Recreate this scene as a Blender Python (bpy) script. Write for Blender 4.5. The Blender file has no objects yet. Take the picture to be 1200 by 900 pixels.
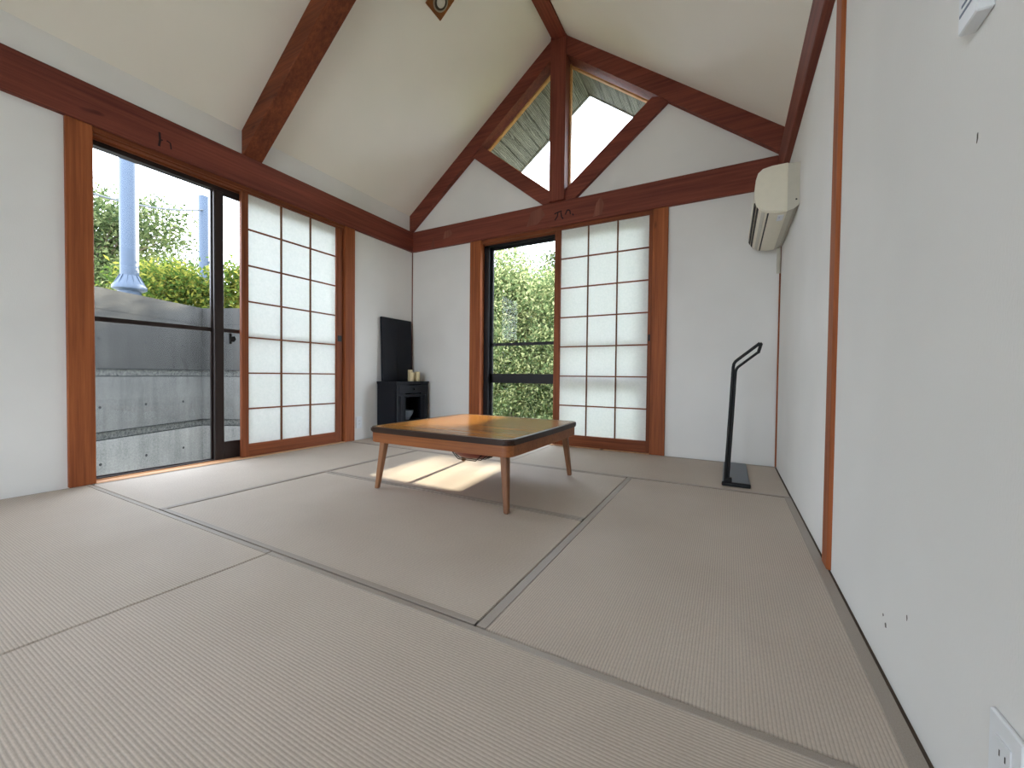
import bpy, bmesh, math, random
from mathutils import Vector, Matrix

# ------------------------------------------------------------------ camera, sky, sun, exposure
scene = bpy.context.scene
COL = scene.collection
CAM = Vector((3.2779, 0.0262, 0.6618))
RGT = Vector((0.8789, 0.4768, 0.0108)); UPV = Vector((-0.0194, 0.0130, 0.9997)); FWD = Vector((-0.4766, 0.8789, -0.0207))
FPX = 468.93
cd = bpy.data.cameras.new('camera')
cam = bpy.data.objects.new('camera', cd); COL.objects.link(cam)
cd.sensor_width = 36.0; cd.lens = FPX / 1200.0 * 36.0; cd.clip_start = 0.01; cd.clip_end = 500
cam.matrix_world = Matrix(((RGT.x, UPV.x, -FWD.x, CAM.x), (RGT.y, UPV.y, -FWD.y, CAM.y), (RGT.z, UPV.z, -FWD.z, CAM.z), (0, 0, 0, 1)))
scene.camera = cam

w = bpy.data.worlds.new('sky'); scene.world = w; w.use_nodes = True
bg = w.node_tree.nodes['Background']
bg.inputs['Color'].default_value = (0.81, 0.868, 1.0, 1); bg.inputs['Strength'].default_value = 5.0

SUN_DIR = Vector((-0.09, 1.0, 0.32)).normalized()          # towards the sun
sl = bpy.data.lights.new('sun', 'SUN'); sl.energy = 10.0; sl.angle = math.radians(0.6); sl.color = (1.0, 0.86, 0.66)
sun = bpy.data.objects.new('sun', sl); COL.objects.link(sun)
sun.rotation_euler = SUN_DIR.to_track_quat('Z', 'Y').to_euler(); sun.location = (0, 12, 8)

YF0 = -1.9
def portal(name, loc, rot, sx, sy):
    l = bpy.data.lights.new(name, 'AREA'); l.shape = 'RECTANGLE'; l.size = sx; l.size_y = sy; l.cycles.is_portal = True
    o = bpy.data.objects.new(name, l); COL.objects.link(o); o.location = loc; o.rotation_euler = rot
portal('portal_left', (-0.2, 1.8, 1.03), (math.pi / 2, 0, -math.pi / 2), 1.9, 2.1)
portal('portal_back', (1.82, 3.85, 1.03), (-math.pi / 2, 0, 0), 1.9, 2.1)
portal('portal_front', (1.95, YF0 - .2, 1.03), (math.pi / 2, 0, 0), 1.8, 2.15)
portal('portal_gable', (1.82, 3.85, 3.0), (-math.pi / 2, 0, 0), 1.9, 1.3)

scene.view_settings.view_transform = 'Standard'; scene.view_settings.look = 'None'
scene.view_settings.gamma = 1.0; scene.view_settings.use_curve_mapping = False
scene.view_settings.exposure = 1.12
scene.cycles.use_denoising = True
scene.cycles.max_bounces = 14; scene.cycles.diffuse_bounces = 8; scene.cycles.transparent_max_bounces = 16
scene.cycles.sample_clamp_indirect = 6.0

# ------------------------------------------------------------------ helpers
def srgb(r, g, b):
    f = lambda c: (c / 255 / 12.92) if c / 255 <= 0.04045 else ((c / 255 + 0.055) / 1.055) ** 2.4
    return (f(r), f(g), f(b), 1)

class NT:
    def __init__(s, name):
        s.m = bpy.data.materials.new(name); s.m.use_nodes = True
        s.t = s.m.node_tree; s.t.nodes.clear()
        s.out = s.n('ShaderNodeOutputMaterial')
    def n(s, ty, **kw):
        x = s.t.nodes.new(ty)
        for k, v in kw.items(): setattr(x, k, v)
        return x
    def l(s, a, b): s.t.links.new(a, b)
    def val(s, node, **kw):
        for k, v in kw.items(): node.inputs[k.replace('_', ' ')].default_value = v
        return node
    def coords(s, scale=(1, 1, 1), rot=(0, 0, 0)):
        tc = s.n('ShaderNodeTexCoord'); mp = s.n('ShaderNodeMapping')
        mp.inputs['Scale'].default_value = scale; mp.inputs['Rotation'].default_value = rot
        s.l(tc.outputs['Object'], mp.inputs['Vector']); return mp.outputs['Vector']
    def noise(s, vec, scale, detail=4, rough=.55):
        x = s.n('ShaderNodeTexNoise'); s.val(x, Scale=scale, Detail=detail, Roughness=rough); s.l(vec, x.inputs['Vector']); return x.outputs['Fac']
    def ramp(s, fac, stops):
        x = s.n('ShaderNodeValToRGB'); e = x.color_ramp.elements
        while len(e) < len(stops): e.new(.5)
        for i, (p, c) in enumerate(stops): e[i].position = p; e[i].color = c
        s.l(fac, x.inputs['Fac']); return x.outputs['Color']
    def mixc(s, fac, a, b, blend='MIX'):
        x = s.n('ShaderNodeMix', data_type='RGBA', blend_type=blend)
        for sock, v in ((x.inputs[0], fac), (x.inputs[6], a), (x.inputs[7], b)):
            if isinstance(v, (int, float, tuple)): sock.default_value = v
            else: s.l(v, sock)
        return x.outputs[2]
    def bump(s, h, strength, dist):
        x = s.n('ShaderNodeBump'); s.val(x, Strength=strength, Distance=dist); s.l(h, x.inputs['Height']); return x.outputs['Normal']
    def bsdf(s, color, rough=.6, normal=None, spec=.5, metal=0.0, coat=0.0, coat_rough=.1):
        b = s.n('ShaderNodeBsdfPrincipled')
        if isinstance(color, tuple): b.inputs['Base Color'].default_value = color
        else: s.l(color, b.inputs['Base Color'])
        b.inputs['Roughness'].default_value = rough; b.inputs['Specular IOR Level'].default_value = spec
        b.inputs['Metallic'].default_value = metal; b.inputs['Coat Weight'].default_value = coat; b.inputs['Coat Roughness'].default_value = coat_rough
        if normal is not None: s.l(normal, b.inputs['Normal'])
        s.l(b.outputs[0], s.out.inputs['Surface']); return b

def plain(name, col, rough=.6, spec=.5, metal=0.0, var=.06, scale=30):
    m = NT(name); v = m.coords(); f = m.noise(v, scale)
    d = tuple(c * (1 - var) for c in col[:3]) + (1,); u = tuple(min(1, c * (1 + var)) for c in col[:3]) + (1,)
    m.bsdf(m.ramp(f, [(.3, d), (.7, u)]), rough, None, spec, metal); return m.m

def wood(name, dark, light, axis, rough=.62, spec=.28, coat=0.0, fine=55, knots=True):
    """timber with the grain along axis 0/1/2 of the object"""
    m = NT(name); sc = [fine, fine, fine]; sc[axis] = 1.6
    v = m.coords(tuple(sc)); g = m.noise(v, 1.0, 5, .65)
    sc2 = [7, 7, 7]; sc2[axis] = .5; broad = m.noise(m.coords(tuple(sc2)), 1.0, 2)
    mixf = m.n('ShaderNodeMath', operation='ADD'); mixf.use_clamp = True
    a = m.n('ShaderNodeMath', operation='MULTIPLY'); a.inputs[1].default_value = .6; m.l(g, a.inputs[0])
    b = m.n('ShaderNodeMath', operation='MULTIPLY'); b.inputs[1].default_value = .4; m.l(broad, b.inputs[0])
    m.l(a.outputs[0], mixf.inputs[0]); m.l(b.outputs[0], mixf.inputs[1])
    c = m.ramp(mixf.outputs[0], [(.34, dark), (.66, light)])
    if knots:
        sk = [9, 9, 9]; sk[axis] = 4
        kf = m.noise(m.coords(tuple(sk)), 1.0, 1, .3)
        kr = m.ramp(kf, [(.76, (0, 0, 0, 1)), (.80, (1, 1, 1, 1))])
        c = m.mixc(kr, c, tuple(x * .45 for x in dark[:3]) + (1,))
    m.bsdf(c, rough, m.bump(g, .12, .004), spec, 0, coat, .12); return m.m

class MB:
    """collects shapes into ONE mesh"""
    def __init__(s): s.bm = bmesh.new()
    def box(s, x0, x1, y0, y1, z0, z1, bev=0.0, seg=1):
        vs = [s.bm.verts.new((x, y, z)) for x in (x0, x1) for y in (y0, y1) for z in (z0, z1)]
        fs = [s.bm.faces.new([vs[i] for i in q]) for q in ((0, 1, 3, 2), (4, 6, 7, 5), (0, 4, 5, 1), (2, 3, 7, 6), (0, 2, 6, 4), (1, 5, 7, 3))]
        if bev: bmesh.ops.bevel(s.bm, geom=list({e for f in fs for e in f.edges}), offset=bev, segments=seg, profile=.6, affect='EDGES')
        return s
    def hexa(s, pts, bev=0.0):
        """8 points: bottom loop of 4, top loop of 4"""
        vs = [s.bm.verts.new(p) for p in pts]
        fs = [s.bm.faces.new([vs[i] for i in q]) for q in ((3, 2, 1, 0), (4, 5, 6, 7), (0, 1, 5, 4), (1, 2, 6, 5), (2, 3, 7, 6), (3, 0, 4, 7))]
        if bev: bmesh.ops.bevel(s.bm, geom=list({e for f in fs for e in f.edges}), offset=bev, segments=1, affect='EDGES')
        return s
    def prism(s, pts, a0, a1, axis='y', bev=0.0, seg=2):
        """polygon extruded along axis; pts are the other two coordinates in order"""
        def P(u, v, a): return {'x': (a, u, v), 'y': (u, a, v), 'z': (u, v, a)}[axis]
        A = [s.bm.verts.new(P(u, v, a0)) for u, v in pts]; B = [s.bm.verts.new(P(u, v, a1)) for u, v in pts]
        n = len(pts); fs = [s.bm.faces.new(A), s.bm.faces.new(B[::-1])]
        for i in range(n): fs.append(s.bm.faces.new((A[i], B[i], B[(i + 1) % n], A[(i + 1) % n])))
        if bev: bmesh.ops.bevel(s.bm, geom=list(set(fs[0].edges) | set(fs[1].edges)), offset=bev, segments=seg, affect='EDGES')
        return s
    def tube(s, pts, r, n=10, caps=True):
        pts = [Vector(p) for p in pts]; rings = []
        prev = None
        for i, p in enumerate(pts):
            t = (pts[min(i + 1, len(pts) - 1)] - pts[max(i - 1, 0)]).normalized()
            ref = Vector((0, 0, 1)) if abs(t.z) < .95 else Vector((1, 0, 0))
            u = t.cross(ref).normalized() if prev is None else (prev - t * prev.dot(t)).normalized()
            prev = u; v = t.cross(u)
            rr = r[i] if isinstance(r, (list, tuple)) else r
            rings.append([s.bm.verts.new(p + (u * math.cos(k * 2 * math.pi / n) + v * math.sin(k * 2 * math.pi / n)) * rr) for k in range(n)])
        for a, b in zip(rings, rings[1:]):
            for k in range(n): s.bm.faces.new((a[k], a[(k + 1) % n], b[(k + 1) % n], b[k]))
        if caps: s.bm.faces.new(rings[0][::-1]); s.bm.faces.new(rings[-1])
        return s
    def lathe(s, prof, c=(0, 0, 0), n=20, ux=Vector((1, 0, 0)), uy=Vector((0, 1, 0)), uz=Vector((0, 0, 1))):
        c = Vector(c); rings = []
        for r, h in prof:
            rings.append([s.bm.verts.new(c + ux * (r * math.cos(k * 2 * math.pi / n)) + uy * (r * math.sin(k * 2 * math.pi / n)) + uz * h) for k in range(n)])
        for a, b in zip(rings, rings[1:]):
            for k in range(n): s.bm.faces.new((a[k], a[(k + 1) % n], b[(k + 1) % n], b[k]))
        s.bm.faces.new(rings[0][::-1]); s.bm.faces.new(rings[-1])
        return s
    def build(s, name, mat, parent=None, smooth=False):
        bmesh.ops.recalc_face_normals(s.bm, faces=s.bm.faces)
        me = bpy.data.meshes.new(name); s.bm.to_mesh(me); s.bm.free()
        if smooth:
            for f in me.polygons: f.use_smooth = True
            try: me.set_sharp_from_angle(angle=math.radians(40))
            except Exception: pass
        me.materials.append(mat)
        o = bpy.data.objects.new(name, me); COL.objects.link(o)
        if parent is not None: o.parent = parent; o.matrix_parent_inverse = parent_inv(parent)
        return o
def parent_inv(p):
    m = Matrix.Identity(4); q = p
    while q is not None:
        m = (Matrix.Translation(q.location) @ q.rotation_euler.to_matrix().to_4x4()) @ (q.matrix_parent_inverse if q.parent else Matrix.Identity(4)) @ m if False else m
        q = q.parent
    # every empty here is unrotated and every part is modelled in world coordinates
    t = Vector((0, 0, 0)); q = p
    if q.type == 'EMPTY': t = Vector(q.location)
    return Matrix.Translation(-t)
def tag(o, label=None, cat=None, group=None, kind=None):
    if label: o['label'] = label
    if cat: o['category'] = cat
    if group: o['group'] = group
    if kind: o['kind'] = kind
    return o
def thing(name, loc, label, cat, group=None):
    o = bpy.data.objects.new(name, None); COL.objects.link(o); o.location = loc; o.empty_display_size = .1
    return tag(o, label, cat, group)
def struct(name, mb, mat, label=None, smooth=False):
    return tag(mb.build(name, mat, None, smooth), label, None, None, 'structure')
def at(px, py, depth):
    """point seen at a pixel of the photo, at a real distance along the view"""
    return CAM + (FWD + RGT * ((px - 600) / FPX) - UPV * ((py - 450) / FPX)) * depth

# ------------------------------------------------------------------ materials
BEAM_D, BEAM_L = srgb(92, 43, 34), srgb(138, 73, 57)
POST_D, POST_L = srgb(114, 57, 30), srgb(170, 98, 56)
M_beam = [wood('red_timber_%d' % a, BEAM_D, BEAM_L, a) for a in range(3)]
M_post = [wood('orange_timber_%d' % a, POST_D, POST_L, a) for a in range(3)]
M_frame = [wood('shoji_timber_%d' % a, srgb(92, 46, 26), srgb(150, 84, 50), a, fine=90, knots=False) for a in range(3)]
M_sill = wood('pale_sill_wood', srgb(190, 140, 100), srgb(225, 180, 140), 1)
M_slat = wood('thin_slat_wood', srgb(84, 48, 26), srgb(130, 84, 48), 2, fine=120, knots=False)

def mk_wall():
    m = NT('white_wall_cloth'); v = m.coords()
    weave = m.noise(m.coords((260, 260, 90)), 1.0, 2, .6); blotch = m.noise(v, 1.3, 3)
    c = m.ramp(blotch, [(.3, srgb(222, 222, 220)), (.7, srgb(231, 231, 229))])
    m.bsdf(c, .9, m.bump(weave, .35, .0012), .2); return m.m
M_wall = mk_wall()
def mk_ceil():
    m = NT('cream_ceiling_cloth'); v = m.coords()
    weave = m.noise(m.coords((180, 180, 180)), 1.0, 2, .6); blotch = m.noise(v, .9, 3)
    c = m.ramp(blotch, [(.3, srgb(234, 230, 220)), (.7, srgb(242, 238, 229))])
    m.bsdf(c, .92, m.bump(weave, .3, .0012), .15); return m.m
M_ceil = mk_ceil()

def mk_tatami(axis):
    """woven rush, ribs run along the long side (axis)"""
    m = NT('tatami_rush_%d' % axis); tc = m.n('ShaderNodeTexCoord'); sep = m.n('ShaderNodeSeparateXYZ'); m.l(tc.outputs['Object'], sep.inputs[0])
    across = sep.outputs[1 - axis]
    def tri(period, src):
        d = m.n('ShaderNodeMath', operation='MULTIPLY'); d.inputs[1].default_value = 2 * math.pi / period; m.l(src, d.inputs[0])
        s_ = m.n('ShaderNodeMath', operation='SINE'); m.l(d.outputs[0], s_.inputs[0])
        a = m.n('ShaderNodeMath', operation='MULTIPLY_ADD'); a.inputs[1].default_value = .5; a.inputs[2].default_value = .5; m.l(s_.outputs[0], a.inputs[0]); return a.outputs[0]
    rib = tri(.0073, across)
    sc = [300, 300, 1]; sc[axis] = 120; grain = m.noise(m.coords(tuple(sc)), 1.0, 3, .6)
    blotch = m.noise(m.coords((1, 1, 1)), 2.2, 4)
    base = m.ramp(grain, [(.3, srgb(172, 160, 148)), (.7, srgb(204, 192, 180))])
    base = m.mixc(.5, base, m.ramp(blotch, [(.3, srgb(180, 167, 153)), (.7, srgb(196, 184, 171))]))
    dk = m.ramp(rib, [(.0, (.68, .68, .68, 1)), (.5, (1, 1, 1, 1))])
    base = m.mixc(.75, base, dk, 'MULTIPLY')
    h = m.n('ShaderNodeMath', operation='MULTIPLY_ADD'); h.inputs[1].default_value = .25; m.l(grain, h.inputs[0]); m.l(rib, h.inputs[2])
    m.bsdf(base, .62, m.bump(h.outputs[0], .5, .0008), .35); return m.m
M_tat = [mk_tatami(0), mk_tatami(1)]
def mk_heri():
    m = NT('tatami_border_cloth'); g = m.noise(m.coords((500, 500, 500)), 1.0, 2)
    m.bsdf(m.ramp(g, [(.3, srgb(142, 132, 122)), (.7, srgb(160, 150, 140))]), .45, m.bump(g, .3, .0006), .45); return m.m
M_heri = mk_heri()
M_gap = plain('dark_joint_wood', srgb(52, 42, 34), .8)

def mk_glass():
    m = NT('window_glass'); tr = m.n('ShaderNodeBsdfTransparent'); gl = m.n('ShaderNodeBsdfGlossy'); gl.inputs['Roughness'].default_value = .02
    tr.inputs['Color'].default_value = (.95, .97, .96, 1)
    lw = m.n('ShaderNodeLayerWeight'); lw.inputs['Blend'].default_value = .5
    pw_ = m.n('ShaderNodeMath', operation='POWER'); pw_.inputs[1].default_value = 5.0; m.l(lw.outputs['Facing'], pw_.inputs[0])
    fr = m.n('ShaderNodeMath', operation='MULTIPLY_ADD'); fr.inputs[1].default_value = .90; fr.inputs[2].default_value = .012; m.l(pw_.outputs[0], fr.inputs[0]); mx = m.n('ShaderNodeMixShader')
    m.l(fr.outputs[0], mx.inputs[0]); m.l(tr.outputs[0], mx.inputs[1]); m.l(gl.outputs[0], mx.inputs[2]); m.l(mx.outputs[0], m.out.inputs['Surface']); return m.m
M_glass = mk_glass()
def mk_paper():
    m = NT('shoji_paper'); g = m.noise(m.coords((60, 60, 60)), 1.0, 4)
    c = m.ramp(g, [(.3, (.86, .88, .86, 1)), (.7, (.93, .94, .92, 1))])
    d = m.n('ShaderNodeBsdfDiffuse'); t = m.n('ShaderNodeBsdfTranslucent'); m.l(c, d.inputs['Color']); m.l(c, t.inputs['Color'])
    mx = m.n('ShaderNodeMixShader'); mx.inputs[0].default_value = .37
    m.l(d.outputs[0], mx.inputs[1]); m.l(t.outputs[0], mx.inputs[2]); m.l(mx.outputs[0], m.out.inputs['Surface']); return m.m
M_paper = mk_paper()
M_alu = plain('bronze_aluminium', srgb(44, 34, 32), .4, .5, .3)
M_alu2 = plain('dark_aluminium', srgb(30, 30, 34), .4, .5, .3)
M_black = plain('black_metal', srgb(15, 15, 17), .5, .35)
M_blackpl = plain('black_lacquer', srgb(13, 17, 27), .55, .3, 0, .15, 12)
M_navy = plain('black_painted_wood', srgb(15, 19, 29), .55, .3, 0, .15, 12)
M_acw = plain('ivory_plastic', srgb(226, 221, 203), .45, .45, 0, .02)
M_acw2 = plain('ivory_plastic_chassis', srgb(196, 193, 180), .5, .4, 0, .02)
M_white = plain('white_plastic', srgb(222, 226, 230), .4, .5, 0, .02)
M_slot = plain('dark_slot', srgb(40, 38, 34), .7)
M_candle = plain('cream_wax', srgb(226, 210, 168), .5, .5, 0, .04)

# ------------------------------------------------------------------ the room shell
XL, XR, YB, YF = 0.0, 3.6, 3.6, -1.9
AX, AZ, EZ = 1.82, 3.87, 2.49            # ridge and eave
def zc(x): return EZ + (AZ - EZ) * (x / AX if x <= AX else (XR - x) / (XR - AX))

m = MB(); m.box(-.12, 3.72, YF - .1, 3.72, -.14, -.056)
floor = struct('floor', m, M_gap, 'dark wooden subfloor showing in the joints between the tatami mats')

def board_y(x0, x1, z0, z1, y0, y1): return (x0, x1, y0, y1, z0, z1)
# left wall: opening y .92-2.65, z 0-2.08
m = MB()
m.box(-.12, 0, YF, .86, -.056, EZ); m.box(-.12, 0, 2.71, 3.72, -.056, EZ); m.box(-.12, 0, .86, 2.71, 2.12, EZ); m.box(-.12, 0, .86, 2.71, -.056, -.03)
wall_left = struct('wall_left', m, M_wall, 'white cloth-covered left wall with a wide window opening')
# back wall with gable
m = MB()
m.box(0, .88, YB, 3.72, -.056, 2.32); m.box(2.75, XR, YB, 3.72, -.056, 2.32); m.box(.88, 2.75, YB, 3.72, 2.12, 2.32); m.box(.88, 2.75, YB, 3.72, -.056, -.03)
m.prism([(0, 2.32), (1.70, 2.32), (1.70, 2.36), (.90, 2.995), (.90, zc(.90)), (0, zc(0))], YB, 3.72)
m.prism([(XR, 2.32), (XR, zc(XR)), (2.75, zc(2.75)), (2.75, 2.965), (1.96, 2.36), (1.96, 2.32)], YB, 3.72)
wall_back = struct('wall_back', m, M_wall, 'white gable end wall with window and triangular panes')
m = MB(); m.box(XR, 3.72, YF, 3.72, -.056, EZ)
wall_right = struct('wall_right', m, M_wall, 'plain white right wall with small scuffs')
m = MB(); m.box(-.12, 1.1, YF - .12, YF, -.056, 2.1); m.box(2.8, 3.72, YF - .12, YF, -.056, 2.1); m.box(1.1, 2.8, YF - .12, YF, -.056, -.03)
m.prism([(-.12, 2.1), (3.72, 2.1), (3.72, EZ), (XR, EZ), (AX, AZ), (0, EZ), (-.12, EZ)], YF - .12, YF)
wall_front = struct('wall_front', m, M_wall, 'white gable wall behind the viewer with an opening for added glass doors')
k1 = (AZ - EZ) / AX; k2 = (AZ - EZ) / (XR - AX)
m = MB()
m.prism([(-.3, EZ - .3 * k1), (AX, AZ), (AX, AZ + .12), (-.3, EZ - .3 * k1 + .12)], YF - .12, 3.7)
m.prism([(AX, AZ), (XR + .3, EZ - .3 * k2), (XR + .3, EZ - .3 * k2 + .12), (AX, AZ + .12)], YF - .12, 3.7)
ceiling = struct('ceiling', m, M_ceil, 'cream cloth-covered cathedral ceiling of two slopes')

# scuffs on the right wall
M_scuff = plain('scuff_mark', srgb(104, 98, 92), .9)
def scuff(y, z, pts):
    q = MB(); q.prism([(y + a, z + b) for a, b in pts], XR - .0008, XR + .0005, 'x'); q.build('scuff', M_scuff, wall_right)
scuff(.895, 1.029, [(-.001, .006), (.001, .004), (.001, -.002), (.002, -.009), (-.001, -.003)])
scuff(1.217, .107, [(0, .006), (.005, .002), (.002, -.006), (-.004, -.004), (-.003, .003)])
scuff(1.235, .122, [(0, .003), (.003, 0), (0, -.004), (-.003, 0)])
scuff(1.10, .19, [(0, .002), (.002, 0), (0, -.010), (-.002, -.004)])

# ------------------------------------------------------------------ timber frame (trim)
TN = [0]
def trim(mb, mat, label):
    TN[0] += 1; return struct('trim_%d' % TN[0], mb, mat, label)
BZ0, BZ1 = 2.08, 2.305
P = .035                                  # how far beams stand proud of the wall
t_beamL = trim(MB().box(-.02, P, YF, YB, BZ0, BZ1, .004), M_beam[1], 'dark red wall beam above the left window')
t_beamB = trim(MB().box(P, XR - P, YB - P, YB + .02, BZ0, BZ1, .004), M_beam[0], 'dark red tie beam across the gable wall with stains')
t_beamR = trim(MB().box(XR - P, XR + .02, YF, YB, BZ0, BZ1, .004), M_beam[1], 'dark red beam along the right wall')
# posts
pL1 = trim(MB().box(-.11, .022, .81, .922, 0, BZ0, .004), M_post[2], 'orange-brown post at the near side of the left window')
pL2 = trim(MB().box(-.11, .022, 2.655, 2.768, 0, BZ0, .004), M_post[2], 'orange-brown post at the far side of the left window')
pB1 = trim(MB().box(.825, .96, YB - .022, 3.71, 0, BZ0, .004), M_post[2], 'orange-brown post left of the gable wall window')
pB2 = trim(MB().box(2.688, 2.81, YB - .022, 3.71, 0, BZ0, .004), M_post[2], 'orange-brown post right of the gable wall screen')
# head tracks and sills
def head_left():
    q = MB()
    q.box(-.11, .0, .922, 2.655, 2.045, BZ0); q.box(-.008, .012, .922, 2.655, 2.055, BZ0); q.box(-.05, -.04, .922, 2.655, 2.03, 2.045); return q
trim(head_left(), M_frame[1], 'grooved wooden head track over the left window')
q = MB(); q.box(.96, 2.688, YB - .0, 3.71, 2.05, BZ0); q.box(.96, 2.688, YB + .04, YB + .05, 2.035, 2.05)
trim(q, M_frame[0], 'grooved wooden head track over the gable wall window')
q = MB(); q.box(-.115, .03, .922, 2.655, -.03, .006, .002); q.box(-.05, -.042, .93, 2.65, .006, .012)
trim(q, M_sill, 'pale wooden sill under the left window')
q = MB(); q.box(.96, 2.688, YB - .03, 3.715, -.03, .006, .002)
trim(q, M_sill, 'pale wooden sill under the gable wall window')
# gable timbers
GY0, GY1 = YB - .05, 3.715
q = MB(); q.prism([(0.0, EZ), (0.0, 2.31), (.012, 2.31), (1.76, 3.645), (1.76, zc(1.76))], GY0, GY1)
g1 = trim(q, M_beam[0], 'sloping gable rafter left of the king post')
q = MB(); q.prism([(XR, EZ), (XR, 2.31), (XR - .012, 2.31), (1.90, 3.635), (1.90, zc(1.90))][::-1], GY0, GY1)
g2 = trim(q, M_beam[0], 'sloping gable rafter right of the king post')
q = MB(); q.prism([(1.752, BZ1), (1.904, BZ1), (1.904, zc(1.904)), (AX, AZ), (1.752, zc(1.752))], GY0 - .02, GY1)
g3 = trim(q, M_beam[2], 'dark red king post in the middle of the gable')
q = MB(); q.prism([(.86, 2.958), (1.672, BZ1), (1.752, BZ1), (1.752, 2.405), (.99, 3.03), (.93, 3.0)], GY0 + .012, GY1)
g4 = trim(q, M_beam[0], 'diagonal brace under the left gable pane')
q = MB(); q.prism([(2.79, 2.935), (2.73, 2.99), (2.665, 3.01), (1.904, 2.405), (1.904, BZ1), (2.0, BZ1)], GY0 + .012, GY1)
g5 = trim(q, M_beam[0], 'diagonal brace under the right gable pane')
# ridge and mid rafters
q = MB(); q.prism([(1.77, 3.79), (1.90, 3.79), (1.90, 3.86), (AX, 3.95), (1.77, 3.86)], YF, GY0 - .02)
trim(q, M_beam[1], 'ridge beam along the top of the ceiling')
RD = .215
q = MB(); q.prism([(.0, BZ1), (.02, BZ1), (1.77, zc(1.77) - RD), (1.77, zc(1.77) + .03), (0.0, EZ + .03)], 1.735, 1.875, 'y', .004, 1)
trim(q, wood('lit_rafter_timber', srgb(84, 38, 22), srgb(140, 74, 44), 0), 'heavy sloping rafter rising from the left wall beam')
q = MB(); q.prism([(XR, BZ1), (XR, EZ + .03), (1.90, zc(1.90) + .03), (1.90, zc(1.90) - RD), (XR - .02, BZ1)], 1.735, 1.875, 'y', .004, 1)
trim(q, M_beam[0], 'heavy sloping rafter above the right wall')
# right wall post, corner beads, floor edge strips
trim(MB().box(XR - .013, XR + .01, 1.757, 1.838, 0, BZ0, .003), M_post[2], 'flat orange-brown post on the right wall')
trim(MB().box(XR - .010, XR + .003, YB - .010, YB + .003, 0, BZ0), M_post[2], 'thin corner bead behind the black stand')
trim(MB().box(-.003, .008, YB - .008, YB + .003, 0, BZ0), M_beam[2], 'thin dark corner bead behind the black cabinet')
M_base = plain('brown_floor_edge', srgb(74, 60, 48), .8)
def base(name, x0, x1, y0, y1):
    return struct(name, MB().box(x0, x1, y0, y1, -.056, -.003), M_base, 'dark gap strip between tatami and ' + name.split('_')[1] + ' wall')
base('baseboard_right', XR - .007, XR, YF, YB)
base('baseboard_left', 0, .012, YF, .81)
base('baseboard_back', .012, XR - .008, YB - .012, YB)

# ink marks left by carpenters on the beams (brush strokes, thin film of ink)
M_ink = plain('faded_ink', srgb(36, 20, 20), .9)
def stroke(parent, pts, wd, plane, off):
    q = MB()
    for a, b in zip(pts, pts[1:]):
        d = Vector((b[0] - a[0], b[1] - a[1])).normalized() * wd / 2; nx, ny = -d.y, d.x
        poly = [(a[0] + nx, a[1] + ny), (a[0] - nx, a[1] - ny), (b[0] - nx, b[1] - ny), (b[0] + nx, b[1] + ny)]
        q.prism(poly, off - .0006, off + .0006, plane)
    q.build('ink_stroke', M_ink, parent)
stroke(t_beamL, [(1.225, 2.20), (1.228, 2.15), (1.222, 2.11)], .012, 'x', P)
stroke(t_beamL, [(1.228, 2.15), (1.242, 2.158)], .008, 'x', P)
stroke(t_beamL, [(1.262, 2.165), (1.282, 2.158), (1.286, 2.12)], .008, 'x', P)
yb = YB - P
stroke(t_beamB, [(1.80, 2.135), (1.825, 2.165), (1.832, 2.205), (1.795, 2.195)], .012, 'y', yb)
stroke(t_beamB, [(1.832, 2.205), (1.87, 2.21)], .012, 'y', yb)
stroke(t_beamB, [(1.862, 2.20), (1.868, 2.155), (1.885, 2.135)], .012, 'y', yb)
stroke(t_beamB, [(1.905, 2.17), (1.925, 2.21), (1.95, 2.20), (1.955, 2.165)], .012, 'y', yb)
stroke(t_beamB, [(1.975, 2.165), (1.985, 2.15)], .012, 'y', yb)
M_stain = wood('water_stained_timber', srgb(108, 60, 48), srgb(140, 88, 72), 2)
def stain(pts):
    q = MB(); q.prism(pts, yb - .0005, yb + .0004); q.build('stain', M_stain, t_beamB)
stain([(.30, 2.085), (.36, 2.085), (.345, 2.17), (.335, 2.20), (.325, 2.17)])
stain([(.47, 2.16), (.55, 2.17), (.60, 2.20), (.57, 2.25), (.50, 2.24)])
stain([(2.17, 2.10), (2.25, 2.11), (2.27, 2.20), (2.24, 2.27), (2.20, 2.22)])
stain([(1.50, 2.12), (1.62, 2.13), (1.70, 2.20), (1.66, 2.28), (1.55, 2.26)])

# ------------------------------------------------------------------ windows (aluminium sashes)
def window_thing(name, label):
    o = bpy.data.objects.new(name, None); COL.objects.link(o); return tag(o, label, None, None, 'structure')
win1 = window_thing('window_1', 'bronze aluminium sliding window on the left with concrete wall outside'); win1.location = (-.09, 1.79, 0)
XW0, XW1 = -.118, -.062
q = MB(); q.box(XW0, XW1, .922, .942, .0, 2.05); q.box(XW0, XW1, 2.63, 2.655, 0, 2.05); q.box(XW0, XW1, .922, 2.655, 2.005, 2.05); q.box(XW0, XW1, .922, 2.655, .006, .016)
q.build('outer_frame', M_alu, win1)
s1 = MB().box(-.112, -.094, .942, .952, .016, 2.005).box(-.112, -.094, 1.57, 1.61, .016, 2.005).box(-.112, -.094, .952, 1.57, .016, .022).box(-.112, -.094, .952, 1.57, .966, .994).build('sash', M_alu, win1)
MB().box(-.104, -.102, .952, 1.57, .022, .966).build('pane', M_glass, s1)
MB().box(-.104, -.102, .952, 1.57, .994, 2.005).build('pane', M_glass, s1)
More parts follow.
